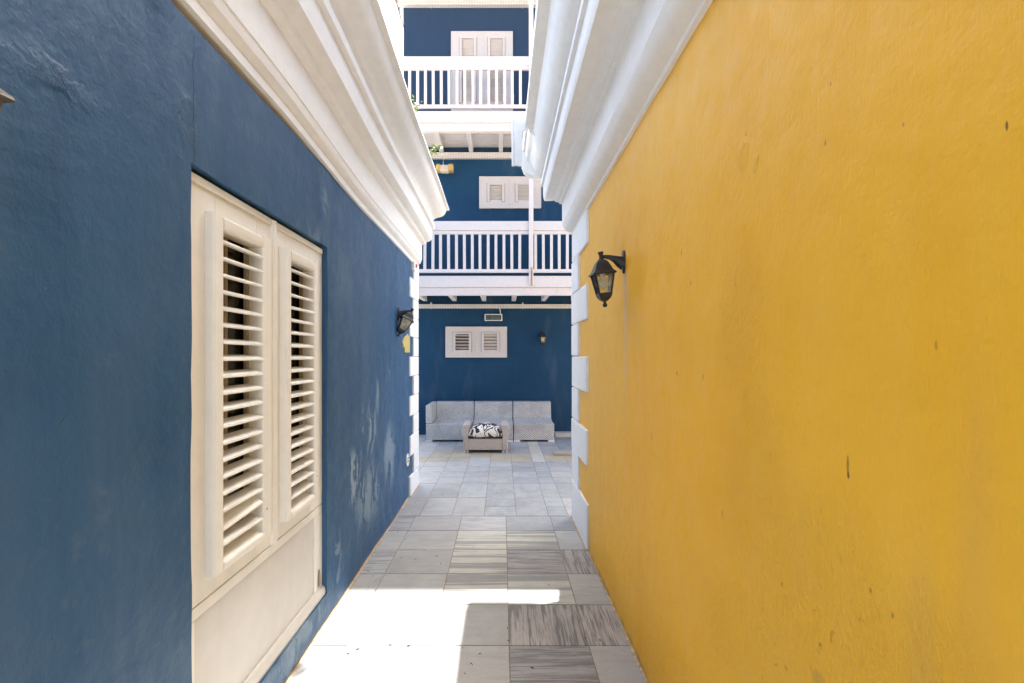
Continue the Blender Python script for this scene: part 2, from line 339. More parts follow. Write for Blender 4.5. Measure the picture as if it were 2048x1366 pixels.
# ------------------------------------------------------------------ mesh builder
class MB:
    def __init__(s, M4=None): s.v = []; s.f = []; s.M = M4
    def add(s, vs, fs):
        b = len(s.v); s.v += [tuple(v) for v in vs]; s.f += [tuple(i + b for i in f) for f in fs]; return s
    def box(s, x0, x1, y0, y1, z0, z1):
        x0, x1 = min(x0, x1), max(x0, x1); y0, y1 = min(y0, y1), max(y0, y1); z0, z1 = min(z0, z1), max(z0, z1)
        return s.add([(x0, y0, z0), (x1, y0, z0), (x1, y1, z0), (x0, y1, z0), (x0, y0, z1), (x1, y0, z1), (x1, y1, z1), (x0, y1, z1)],
                     [(0, 3, 2, 1), (4, 5, 6, 7), (0, 1, 5, 4), (1, 2, 6, 5), (2, 3, 7, 6), (3, 0, 4, 7)])
    def prism(s, pts, axis, a, b):
        """polygon pts extruded along an axis: y -> pts are (x,z); x -> pts are (y,z); z -> pts are (x,y)"""
        n = len(pts)
        def mk(p, t): return {'y': (p[0], t, p[1]), 'x': (t, p[0], p[1]), 'z': (p[0], p[1], t)}[axis]
        return s.add([mk(p, a) for p in pts] + [mk(p, b) for p in pts],
                     [tuple(range(n)), tuple(reversed(range(n, 2 * n)))] + [(i, i + n, (i + 1) % n + n, (i + 1) % n) for i in range(n)])
    def rings(s, rings, cap=True):
        n = len(rings[0]); vs = [p for r in rings for p in r]; fs = []
        for k in range(len(rings) - 1):
            for i in range(n):
                j = (i + 1) % n; fs.append((k * n + i, k * n + j, (k + 1) * n + j, (k + 1) * n + i))
        if cap: fs += [tuple(reversed(range(n))), tuple(range((len(rings) - 1) * n, len(rings) * n))]
        return s.add(vs, fs)
    def tube(s, path, rad, n=8, ell=(1, 1)):
        path = [Vector(p) for p in path]; R = []
        if not hasattr(rad, '__len__'): rad = [rad] * len(path)
        up = Vector((0, 0, 1))
        for i, p in enumerate(path):
            d = (path[min(i + 1, len(path) - 1)] - path[max(i - 1, 0)]).normalized()
            a = d.cross(up) if abs(d.dot(up)) < .95 else d.cross(Vector((0, 1, 0))); a.normalize(); b = a.cross(d).normalized()
            R.append([p + a * (math.cos(2 * math.pi * k / n) * rad[i] * ell[0]) + b * (math.sin(2 * math.pi * k / n) * rad[i] * ell[1]) for k in range(n)])
        return s.rings(R)
    def lathe(s, prof, c=(0, 0, 0), n=16, sq=False):
        """profile (r, z) turned about z; sq: square plan with half width r"""
        R = []
        for r, z in prof:
            if sq: R.append([(c[0] + a * r, c[1] + b * r, c[2] + z) for a, b in ((1, 1), (-1, 1), (-1, -1), (1, -1))])
            else: R.append([(c[0] + r * math.cos(2 * math.pi * k / n), c[1] + r * math.sin(2 * math.pi * k / n), c[2] + z) for k in range(n)])
        return s.rings(R)
    def mesh(s, name, bevel=0.0, smooth=0.0, seg=1):
        vs = [s.M @ Vector(v) for v in s.v] if s.M is not None else s.v
        bm = bmesh.new(); bv = [bm.verts.new(v) for v in vs]
        for f in s.f:
            try: bm.faces.new([bv[i] for i in f])
            except ValueError: pass
        bmesh.ops.recalc_face_normals(bm, faces=bm.faces)
        if bevel:
            es = [e for e in bm.edges if len(e.link_faces) == 2 and e.calc_face_angle(0) > .6]
            bmesh.ops.bevel(bm, geom=es, offset=bevel, segments=seg, affect='EDGES', profile=.5)
        if smooth:
            for f in bm.faces: f.smooth = True
            for e in bm.edges:
                if len(e.link_faces) != 2 or e.calc_face_angle(0) > smooth: e.smooth = False
        me = bpy.data.meshes.new(name); bm.to_mesh(me); bm.free(); return me

WLOC = {}
def link(name, me, m, parent=None, kind=None):
    o = bpy.data.objects.new(name, me)
    if m is not None and not me.materials: me.materials.append(m)
    COL.objects.link(o)
    if parent is not None:
        o.parent = parent
        if parent.name in WLOC: o.matrix_parent_inverse = Matrix.Translation(-WLOC[parent.name])
    if kind: o['kind'] = kind
    return o
def part(name, mb, m, parent, bevel=0.0, smooth=0.0, kind=None, seg=1):
    return link(name, mb.mesh(name, bevel, smooth, seg), m, parent, kind)
def tag(o, label, cat, group=None):
    o['label'] = label; o['category'] = cat
    if group: o['group'] = group
    return o
def thing(name, loc, label, cat, group=None):
    o = bpy.data.objects.new(name, None); COL.objects.link(o); o.location = loc; o.empty_display_size = .1
    WLOC[o.name] = Vector(loc); return tag(o, label, cat, group)
def wob(y, z, s, a, off=0.0): return a * noise.noise(Vector((off, y * s, z * s)))

# ------------------------------------------------------------------ the ground and the paving
part('ground', MB().add([(-150, -150, -.04), (150, -150, -.04), (150, 150, -.04), (-150, 150, -.04)], [(0, 1, 2, 3)]), M['ground'], None, kind='structure')
XL, XR, YE_L, YE_R = -.958, .645, 5.47, 4.367
YS = -1.2
TILE_MESH = {}
def tile(parent, x0, x1, y0, y1, m, gap=.0024, top=0.0):
    w, d = round(x1 - x0 - 2 * gap, 4), round(y1 - y0 - 2 * gap, 4); key = (w, d, m)
    if key not in TILE_MESH:
        TILE_MESH[key] = MB().box(-w / 2, w / 2, -d / 2, d / 2, -.022, 0).mesh('paving_tile', .0012)
    o = link('paving_tile', TILE_MESH[key], M[m], parent)
    o.location = ((x0 + x1) / 2, (y0 + y1) / 2, top + random.uniform(-.0009, .0009)); o.rotation_euler = (random.uniform(-.0015, .0015), random.uniform(-.0015, .0015), random.uniform(-.0012, .0012))
    return o
ap = part('alley_pavement', MB().box(XL - .05, XR + .05, -4.2, 4.392, -.05, -.0035), M['grout'], None, kind='structure')
cx = (XL, -.782, -.363, .036, .434, XR)
rows = {2.03: ('plain', 'plain', 'plain', 'dark_x', 'plain'), 2.43: ('plain', 'plain', 'plain', 'dark_y', 'dark_y'), 2.83: ('vein_y', 'plain', 'band', 'band', 'plain'),
        3.23: ('stripe_x', 'plain', 'band', 'dark_x', 'dark_y'), 3.63: ('plain', 'plain', 'band', 'band', 'plain'), 4.03: ('stripe_x', 'plain', 'stripe_x', 'greytile', 'greytile')}
y = 2.03
ys = [2.03 - .4 * k for k in range(1, 16)]
for yy in ys: rows[yy] = [random.choice(('plain', 'plain', 'stripe_x', 'dark_x', 'vein_y')) for _ in range(5)]
for y0, kinds in rows.items():
    y1 = 4.392 if y0 == 4.03 else y0 + .4
    for k in range(5): tile(ap, cx[k], cx[k + 1], y0, y1, kinds[k])
cp = part('courtyard_pavement', MB().box(-2.515, 2.37, 4.394, 8.95, -.05, -.0035), M['grout'], None, kind='structure')
cxs = [-.75 + .2935 * k for k in range(-6, 5)] + [.603 + .2935 * k for k in range(0, 7)]
cxs = sorted(cxs)
edges_x = [x for x in cxs]
for i in range(len(edges_x) - 1):
    x0, x1 = edges_x[i], edges_x[i + 1]; narrow = (x1 - x0) < .2
    y0 = 4.396; r = 0
    while y0 < 8.9:
        dy = .2815
        if not narrow and random.random() < .42: dy *= 2
        y1 = min(8.945, y0 + dy)
        if 8.945 - y1 < .1: y1 = 8.945
        m = random.choices(('pale', 'pale2', 'greytile'), (5, 5, 1.4))[0]
        if narrow: m = 'greytile' if random.random() < .5 else 'pale'
        if 6.72 < (y0 + y1) / 2 < 7.25: m = 'whitetile' if narrow else 'stained'
        elif narrow and y0 > 6.9: m = 'whitetile'
        if x1 < -.7 and random.random() < .5: m = 'plain'
        if not (x0 > 2.3 or x1 < -2.5):
            if not (x1 > XR + .005 and y0 < 4.37): tile(cp, x0, x1, y0, y1, m)
        y0 = y1
def fillet(x, sgn, y0, y1, w=.012):
    R_ = []; n_ = int((y1 - y0) / .05)
    for i in range(n_ + 1):
        y_ = y0 + (y1 - y0) * i / n_; k_ = .6 + .7 * (noise.noise(Vector((x * 9, y_ * 7, 1))) + .5); k2 = .6 + .7 * (noise.noise(Vector((x * 9, y_ * 9, 8))) + .5)
        R_.append([(x - sgn * .02, y_, -.003), (x + sgn * w * max(.15, k_), y_, .0008), (x + sgn * w * .5 * max(.15, k_), y_, .004), (x - sgn * .02, y_, .004 + w * 1.1 * max(.1, k2))])
    part('mortar_line', MB().rings(R_), M['mortar'], ap, smooth=1)
fillet(XL, 1, YS, 4.96); fillet(XR, -1, YS, 3.6); fillet(XR - .017, -1, 3.62, YE_R); fillet(XL + .017, 1, 5.0, YE_L)
# low kerb along the far wall and the shallow step by the yellow house
st = part('low_kerb', MB().box(.955, 2.365, 8.70, 8.949, -.02, .06), paint('kerb_paint', (.55, .52, .48), (.3, .26, .2), .4), None, .006, kind='structure')
st2 = part('step', MB().box(.76, 2.365, 7.02, 7.22, -.02, .045), M['stained'], None, .005, kind='structure')

# ------------------------------------------------------------------ blue house (left of the alley)
bh = thing('blue_house', (-3.0, 1.0, 0), 'blue plastered house with cream cornice and tall louvred shutter door', 'house')
DY0, DY1, DZ0, DZ1 = 1.496, 2.660, .148, 2.046
def lines(a, b, step, fixed):
    pts = [a] + sorted(fixed) + [b]; out = []
    for p, q in zip(pts, pts[1:]):
        n = max(1, round((q - p) / step)); out += [p + (q - p) * k / n for k in range(n)]
    return out + [b]
mb = MB()
gy = lines(YS, YE_L, .06, [DY0, DY1]); gz = lines(-.03, 2.475, .06, [DZ0, DZ1])
idx = {}
def bx(y, z):
    d = wob(y, z, 1.3, .006) + wob(y, z, 5, .0022, 3)
    if y > YE_L - .15: d *= (YE_L - y) / .15
    return XL + d
for i, y in enumerate(gy):
    for k, z in enumerate(gz):
        jy = jz = 0
        if abs(y - DY0) < 1e-6 or abs(y - DY1) < 1e-6: jy = wob(0, z, 9, .004, 7 + y)
        if abs(z - DZ1) < 1e-6: jz = wob(y, 0, 8, .004, 9)
        idx[i, k] = len(mb.v); mb.v.append((bx(y, z), y + jy, z + jz))
for i in range(len(gy) - 1):
    for k in range(len(gz) - 1):
        ym, zm = (gy[i] + gy[i + 1]) / 2, (gz[k] + gz[k + 1]) / 2
        if DY0 < ym < DY1 and DZ0 < zm < DZ1: continue
        mb.f.append((idx[i, k], idx[i + 1, k], idx[i + 1, k + 1], idx[i, k + 1]))
def reveal(seq):
    b = len(mb.v)
    for (i, k) in seq: v = mb.v[idx[i, k]]; mb.v.append((-.972, v[1], v[2]))
    for (i, k) in seq: v = mb.v[idx[i, k]]; mb.v.append((-1.10, v[1], v[2]))
    n = len(seq)
    for j in range(n - 1):
        mb.f.append((idx[seq[j]], idx[seq[j + 1]], b + j + 1, b + j)); mb.f.append((b + j, b + j + 1, b + n + j + 1, b + n + j))
i0, i1 = gy.index(DY0), gy.index(DY1); k0, k1 = gz.index(DZ0), gz.index(DZ1)
reveal([(i0, k) for k in range(k0, k1 + 1)]); reveal([(i1, k) for k in range(k1, k0 - 1, -1)])
reveal([(i, k1) for i in range(i0, i1 + 1)]); reveal([(i, k0) for i in range(i1, i0 - 1, -1)])
part('wall', mb, M['blue'], bh, smooth=.7)
sh = MB()
sh.add([(XL, YE_L, -.03), (-5, YE_L, -.03), (-5, YE_L, 2.6), (XL, YE_L, 2.6)], [(0, 1, 2, 3)])
sh.add([(XL, YS, -.03), (-5, YS, -.03), (-5, YS, 2.6), (XL, YS, 2.6)], [(0, 1, 2, 3)])
sh.add([(-5, YS, -.03), (-5, YE_L, -.03), (-5, YE_L, 3.1), (-5, YS, 3.1)], [(0, 1, 2, 3)])
part('side_wall', sh, M['blue_plain'], bh)
part('roof', MB().box(-5, XL + .16, YS, YE_L - .02, 3.135, 3.16), M['roof'], bh)
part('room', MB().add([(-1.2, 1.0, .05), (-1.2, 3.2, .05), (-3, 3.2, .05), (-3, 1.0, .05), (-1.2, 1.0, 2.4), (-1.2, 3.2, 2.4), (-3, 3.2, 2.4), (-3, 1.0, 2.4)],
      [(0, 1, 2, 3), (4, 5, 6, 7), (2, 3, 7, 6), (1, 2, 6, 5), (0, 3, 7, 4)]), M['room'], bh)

def sweep(prof, y0, y1, sign, x0, dz, step=.12, wobble=.002, seed=0.0):
    n = max(1, round((y1 - y0) / step)); R = []
    for i in range(n + 1):
        y = y0 + (y1 - y0) * i / n
        R.append([(x0 + sign * (o + (wobble * noise.noise(Vector((j * 3.1 + seed, y * 2.2, 0))) if o > .002 else 0)), y, z + dz(y) + wobble * noise.noise(Vector((j * 1.7 + seed, y * 2.6, 5)))) for j, (o, z) in enumerate(prof)])
    return MB().rings(R)
def sm(x, a, b):
    u = min(1, max(0, (x - a) / (b - a))); return u * u * (3 - 2 * u)
ldz = lambda y: .062 * (1 - sm(y, 1.9, 3.4)) - .012 * sm(y, 4.9, 5.5)
profL = [(-.03, 2.44), (.014, 2.448), (.016, 2.482), (.004, 2.486), (.012, 2.489), (.026, 2.497), (.040, 2.510), (.047, 2.528), (.050, 2.545), (.055, 2.547), (.055, 2.716),
         (.075, 2.717), (.092, 2.722), (.100, 2.733), (.105, 2.747), (.122, 2.750), (.142, 2.757), (.155, 2.767), (.163, 2.773), (.171, 2.897), (.200, 2.897), (.203, 2.940), (.186, 2.945), (.180, 2.984),
         (.198, 3.008), (.223, 3.020), (.256, 3.026), (.286, 3.037), (.310, 3.058), (.324, 3.084), (.330, 3.102), (.364, 3.104), (.362, 3.124), (.2, 3.135), (-.03, 3.135)]
part('cornice', sweep(profL, YS, YE_L + .005, 1, XL, ldz), M['cornice_cream'], bh, smooth=.45)
# quoins, a course every 20.65 cm, wide and narrow by turns
for k in range(12):
    w = .475 if k % 2 == 0 else .285
    w += random.uniform(-.012, .012); z0, z1 = .2065 * k + .002, .2065 * (k + 1) - .003
    part('quoin', MB().box(XL - .30, XL + .017 + random.uniform(-.002, .003), YE_L - w, YE_L + .012 + random.uniform(-.002, .002), z0, z1), M['quoin'], bh, .004)

# --- tall shutter door
XD = -.988
d = MB()
for a, b in ((DY0 - .02, 1.669), (1.951, 2.206), (2.484, DY1 + .02)): d.box(-1.02, XD, a, b, .642, 2.034)
for a, b in ((1.669, 1.951), (2.206, 2.484)):
    d.box(-1.02, XD, a, b, 1.888, 2.034); d.box(-1.02, XD, a, b, .642, .730)
d.box(-1.02, XD, DY0 - .02, DY1 + .02, .598, .6385)
d.box(-1.02, XD, DY0 - .02, 1.560, .16, .598); d.box(-1.02, XD, 2.555, DY1 + .02, .16, .598)
door = part('door', d, M['cream'], bh, .0025)
part('panel', MB().box(-1.02, -.994, 1.5625, 2.5525, .16, .5955), M['panel'], door, .002)
part('bottom_trim', MB().prism([(-1.02, .13), (-.970, .13), (-.967, .160), (-.972, .186), (-.985, .197), (-1.02, .197)], 'y', DY0 - .015, DY1 + .012), M['panel'], door, .003)
part('astragal', MB().prism([(XD, 2.062), (XD, 2.106), (-.9745, 2.102), (-.972, 2.092), (-.972, 2.076), (-.9745, 2.066)], 'z', .646, 2.03), M['cream'], door)
part('head_bead', MB().box(XD, -.979, DY0 + .012, DY1 - .012, 2.006, 2.033), M['cream'], door, .002)
part('splinter', MB().prism([(-.9835, .205), (-.9835, .30), (-.981, .262), (-.980, .225)], 'y', 2.60, 2.622), M['wood'], door)
for li, (a0, a, b, b1) in enumerate(((1.612, 1.669, 1.951, 2.019), (2.149, 2.206, 2.484, 2.529))):
    fr = MB()
    zt, zo, zb = 1.932, 1.886, .712
    prof = lambda u0, u1: [(XD, u0), (-.962, u0 + .003), (-.955, u0 + .010), (-.953, (u0 + u1) / 2), (-.956, u1 - .003), (-.96, u1), (-1.018, u1)]
    fr.prism([(XD - .004, a0), (-.963, a0 + .002), (-.956, a0 + .009), (-.955, a - .012), (-.9585, a - .001), (-.963, a + .0015), (XD - .03, a + .0015)], 'z', zb, zt)
    fr.prism([(XD - .004, b1), (-.963, b1 - .002), (-.956, b1 - .009), (-.955, b + .012), (-.9585, b + .001), (-.963, b - .0015), (XD - .03, b - .0015)], 'z', zb, zt)
    fr.prism([(XD - .004, zt), (-.963, zt - .002), (-.956, zt - .009), (-.955, zo + .010), (-.9585, zo + .002), (-.963, zo), (XD - .03, zo)], 'y', a + .0016, b - .0016)
    part('shutter_frame', fr, M['cream'], door, smooth=.5)
    part('sill', MB().prism([(-1.028, .766), (-.962, .742), (-.953, .736), (-.952, .716), (-.960, .712), (-1.028, .712)], 'y', a + .0016, b - .0016), M['cream'], door, .003)
    # lining, inner sash and glass behind the louvres
    ln = MB(); ln.box(-1.034, -1.0205, b - .004, b + .02, .70, 1.93); ln.box(-1.034, -1.0205, a - .02, a + .002, .70, 1.93); ln.box(-1.034, -1.0205, a + .0025, b - .0045, 1.889, 1.93)
    part('lining', ln, M['lining'], door, .002)
    sa = MB(); q = a + .135 * (b - a) / .282
    sa.box(-1.060, -1.0345, a - .02, a + .03, .66, 1.97); sa.box(-1.040, -1.0345, b - .002, b + .03, .66, 1.97); sa.box(-1.058, -1.030, q, q + .008, .66, 1.9); sa.box(-1.058, -1.032, q + .013, q + .022, .66, 1.9)
    part('window_sash', sa, M['lining'], door, .002)
    part('window_glass', MB().box(-1.050, -1.047, a + .02, b - .01, .70, 1.92), M['pane'], door)
    n = 19; z = 1.852
    for k in range(n):
        zc = z - .0583 * k; tl = math.radians(15 + random.uniform(-1.5, 1.5)); rl = random.uniform(-.004, .004)
        broken = (li == 0 and k == n - 2)
        L = (b - a) - .003; prof = []
        for j in range(10):
            th = math.pi * 2 * j / 10; u = .0305 * math.copysign(abs(math.cos(th)) ** .55, math.cos(th)); w = .0072 * math.copysign(abs(math.sin(th)) ** .7, math.sin(th)); prof.append((u, w))
        Mx = Matrix.Translation((-.9875, (a + b) / 2, zc + (.006 if broken else 0))) @ Euler((.105 if broken else rl, tl + (.28 if broken else 0), 0)).to_matrix().to_4x4()
        s_ = MB(Mx).prism(prof, 'y', -L / 2, L / 2 - (.012 if broken else 0))
        o = part('slat', s_, M['cream'], door, smooth=.7)
        if broken: o['label'] = 'cracked slat hanging loose'
    part('pin', MB().lathe([(.003, 0), (.003, .003)], (0, 0, 0), 8) if False else MB(Matrix.Translation((-.9555, b + .02, .83)) @ Euler((0, math.pi / 2, 0)).to_matrix().to_4x4()).lathe([(.004, 0), (.004, .002)], n=8), M['rust'], door)
Mx = Matrix.Translation((-.968, 1.88, .852)) @ Euler((.16, .6, .05)).to_matrix().to_4x4()
part('wood_splinter', MB(Mx).prism([(-.004, -.055), (.003, -.05), (.005, .05), (.001, .062), (-.004, .045)], 'z', -.002, .002), M['wood'], door)

# ------------------------------------------------------------------ yellow house (right of the alley)
yh = thing('yellow_house', (3.0, 0.5, 0), 'yellow plastered house with white cornice and white corner quoins', 'house')
mb = MB(); gy = lines(YS, YE_R, .06, []); gz = lines(-.03, 2.56, .06, [])
for y in gy:
    for z in gz:
        dd = wob(y, z, 1.1, .006, 21) + wob(y, z, 5, .0018, 23)
        if y > YE_R - .15: dd *= (YE_R - y) / .15
        mb.v.append((XR + dd, y, z))
nz_ = len(gz)
for i in range(len(gy) - 1):
    for k in range(nz_ - 1): mb.f.append((i * nz_ + k, (i + 1) * nz_ + k, (i + 1) * nz_ + k + 1, i * nz_ + k + 1))
part('wall', mb, M['yellow'], yh, smooth=.7)
sh = MB()
for yy in (YE_R, YS): sh.add([(XR, yy, -.03), (4.2, yy, -.03), (4.2, yy, 3.2), (XR, yy, 3.2)], [(0, 1, 2, 3)])
sh.add([(4.2, YS, -.03), (4.2, YE_R, -.03), (4.2, YE_R, 3.2), (4.2, YS, 3.2)], [(0, 1, 2, 3)])
part('side_wall', sh, M['yellow_plain'], yh)
part('roof', MB().box(.60, 4.4, YS, 4.78, 3.30, 3.43), M['roof'], yh)
part('shadow_slab', MB().box(.192, .5985, YS, 4.79, 3.295, 3.428), M['cornice_white'], yh)  # hidden slab added above the cornice to shape the shadow on the paving
profR = [(-.03, 2.53), (.018, 2.54), (.022, 2.556), (.043, 2.563), (.066, 2.576), (.086, 2.596), (.096, 2.616), (.103, 2.628), (.105, 2.816), (.127, 2.819), (.132, 2.832), (.150, 2.834), (.166, 2.839), (.179, 2.850), (.196, 2.846), (.213, 2.846),
         (.262, 2.846), (.271, 2.862), (.276, 2.897), (.276, 2.972), (.296, 2.973), (.295, 3.017), (.286, 3.048), (.283, 3.059), (.1, 3.07), (-.03, 3.07)]
z0f = lambda y: 0.0
part('cornice', sweep(profR, YS, YE_R, -1, XR, z0f, seed=40), M['cornice_white'], yh, smooth=.45)
crown = [(.02, 3.071), (.262, 3.071), (.284, 3.063), (.305, 3.067), (.330, 3.082), (.352, 3.106), (.372, 3.140), (.385, 3.180), (.393, 3.215), (.398, 3.238), (.462, 3.254), (.463, 3.270), (.44, 3.284), (.02, 3.284)]
part('crown_moulding', sweep(crown, YS, 3.84, -1, XR, z0f, seed=60), M['cornice_white'], yh, smooth=.45)
crown2 = [(.02, 3.071), (.262, 3.071), (.284, 3.064), (.305, 3.068), (.330, 3.083), (.352, 3.107), (.372, 3.141), (.385, 3.181), (.398, 3.205), (.424, 3.225), (.436, 3.26), (.436, 3.29), (.02, 3.29)]
part('crown_return', sweep(crown2, 3.841, YE_R + .017, -1, XR, z0f, seed=60), M['cornice_white'], yh, smooth=.45)
blk = [(.9, 3.44), (.192, 3.44), (.188, 3.42), (.184, 3.19), (.187, 3.158), (.200, 3.123), (.229, 3.098), (.288, 3.079), (.345, 3.073), (.37, 3.073), (.9, 3.073)]
part('corner_block', MB().prism(blk, 'y', YE_R + .018, 4.47), M['cornice_white'], yh, .004, .5)
g = MB(); g.prism([(.098, 3.325), (.098, 2.962), (.161, 2.954), (.164, 3.225), (.205, 3.262), (.205, 3.325)], 'y', 3.845, 3.862)
part('flashing', g, M['cornice_white'], yh, .003)
g = MB(); g.tube([(.088, 3.853, 2.958), (.087, 3.853, 3.13), (.085, 3.853, 3.28), (.087, 3.853, 3.313), (.098, 3.853, 3.330), (.123, 3.853, 3.335), (.205, 3.853, 3.331)], [.011, .011, .011, .010, .008, .006, .005], 10)
part('rolled_lip', g, M['cornice_white'], yh, smooth=.8)
zb = [0, .347, .623, .898, 1.175, 1.45, 1.726, 2.0, 2.288, 2.55]
for k in range(9):
    w = .75 if k % 2 == 0 else .36
    w += random.uniform(-.014, .014)
    Mx = Matrix.Translation((0, YE_R, 0)) @ Matrix.Rotation(.006 * random.uniform(-1, 1), 4, 'Z') @ Matrix.Translation((0, -YE_R, 0))
    part('quoin', MB(Mx).box(XR - .017 + random.uniform(-.003, .002), XR + .35, YE_R - w, YE_R + .012, zb[k] + .003, zb[k + 1] - .004), M['quoin'], yh, .006)

# ------------------------------------------------------------------ apartment building with balconies
YB, YF, BL, BR = 8.95, 8.05, -1.817, 3.4
ab = thing('apartment_building', (2.0, 9.5, 0), 'dark blue building with white balconies at the end of the alley', 'building')
w = MB(); w.add([(BL, YB, -.03), (BR, YB, -.03), (BR, YB, 8.3), (BL, YB, 8.3)], [(0, 1, 2, 3)])
w.add([(BL, YB, -.03), (BL, 15, -.03), (BL, 15, 8.3), (BL, YB, 8.3)], [(0, 1, 2, 3)]); w.add([(BR, YB, -.03), (BR, 15, -.03), (BR, 15, 8.3), (BR, YB, 8.3)], [(0, 1, 2, 3)])
w.add([(BL, 15, -.03), (BR, 15, -.03), (BR, 15, 8.3), (BL, 15, 8.3)], [(0, 1, 2, 3)])
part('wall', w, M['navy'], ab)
rf = MB().box(BL - .25, BR + .2, 7.95, 15.2, 8.301, 8.45)
roof = part('roof', rf, M['roof'], ab)
part('eave_beam', MB().box(BL - .08, BR, YF, YF + .09, 8.14, 8.3005), M['pinkwhite'], roof, .005)
for k in range(9):
    x = -1.70 + .565 * k; part('joist', MB().box(x - .03, x + .03, YF + .095, YB - .002, 8.18, 8.3), M['pinkwhite'], roof, .003)

def balcony(zf, zb_, jx, boards_mat, beam_mat, zoff):
    """zf: top of the fascia; the front rail stands on it"""
    b = MB(); b.box(BL - .02, BR, YF, YF + .05, zf - .19, zf)
    bal = part('balcony', b, M['pinkwhite'], ab, .004)
    part('beam', MB().box(BL - .01, BR, YF + .018, YF + .11, zb_, zf - .192), beam_mat, bal, .005)
    for k in range(9):
        y0 = YF + .112 + .0868 * k
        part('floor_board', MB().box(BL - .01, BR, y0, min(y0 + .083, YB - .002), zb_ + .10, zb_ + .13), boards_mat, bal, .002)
    for k in range(-4, 12):
        x = jx + .545 * k
        if x < BL or x > BR - .04: continue
        part('joist', MB().box(x - .038, x + .038, YF + .112, YB - .002, zb_ - .002, zb_ + .099), M['soffit'], bal, .004)
    part('handrail', MB().box(BL - .01, BR, YF + .005, YF + .045, zf + .757, zf + .913).box(BL - .01, BR, YF + .012, YF + .06, zf + .697, zf + .754), M['pinkwhite'], bal, .006)
    part('bottom_rail', MB().box(BL - .01, BR, YF + .008, YF + .052, zf + .056, zf + .114), M['pinkwhite'], bal, .004)
    me = MB().box(-.023, .023, -.018, .018, 0, .585).mesh('baluster', .003)
    for k in range(-24, 24):
        x = zoff + .1318 * k
        if x < BL or x > BR or abs(x - .48) < .06: continue
        o = link('baluster', me, M['pinkwhite'], bal); o.location = (x + random.uniform(-.002, .002), YF + .032, zf + .113); o.rotation_euler = (0, random.uniform(-.006, .006), 0)
    return bal
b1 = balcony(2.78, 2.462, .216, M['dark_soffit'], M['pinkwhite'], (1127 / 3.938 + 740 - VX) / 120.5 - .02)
b2 = balcony(5.517, 5.193, -.02, M['soffit'], M['peeling'], (890 / 4.018 + 740 - VX) / 120.5)
for px, z0 in ((.482, 2.62), (-1.813, 2.62), (BR - .04, 2.62)):
    p_ = part('post', MB().box(px - .037, px + .037, YF - .032, YF + .004, z0, 8.14), M['pinkwhite'], ab, .004)
    part('strap', MB().box(px - .008, px + .022, YF - .036, YF - .0325, 2.62, 2.92), M['rust'], p_, .001)

def tray(z0, z1, x0, dep=.075):
    tr = part('cable_tray', MB().box(x0, BR, YB - dep, YB - .002, z0, z1), M['tray'], ab, .004)
    s_ = MB(); x = x0 + .05
    while x < 2.2:
        for q in (.30, .68): s_.box(x, x + .022, YB - dep - .0012, YB - dep + .001, z0 + (z1 - z0) * q - .004, z0 + (z1 - z0) * q + .004)
        for q in (.3, .7): s_.box(x, x + .022, YB - dep * q - .005, YB - dep * q + .005, z0 - .0012, z0 + .001)
        x += .048
    part('slot', s_, M['perf'], tr, kind='stuff')
    for x in (-1.3, .38, 1.9):
        part('clip', MB().box(x - .012, x + .012, YB - dep - .006, YB - .002, z0 - .006, z1 + .03), M['tray'], tr, .002)
    return tr
tray(2.325, 2.40, BL); tray(5.075, 5.18, BL)
t3 = tray(7.87, 7.99, BL - .09, .10)
t3b = MB().box(BL - .10, BL - .002, YB - .1 + .1, 11.5, 7.87, 7.99); part('side_tray', t3b, M['tray'], ab, .004)
cb = MB(); pts = [(-1.90, 8.93, 7.95), (-1.915, 8.94, 7.6), (-1.90, 8.94, 7.35), (-1.86, 8.94, 7.22), (-1.815, 8.94, 7.18)]
cb.tube(pts, .006, 6); cb.tube([(p[0] + .03 * (i % 4 > 0), p[1], p[2] + .05) for i, p in enumerate(pts)], .005, 6)
part('cable', cb, M['cable'], ab, smooth=1)

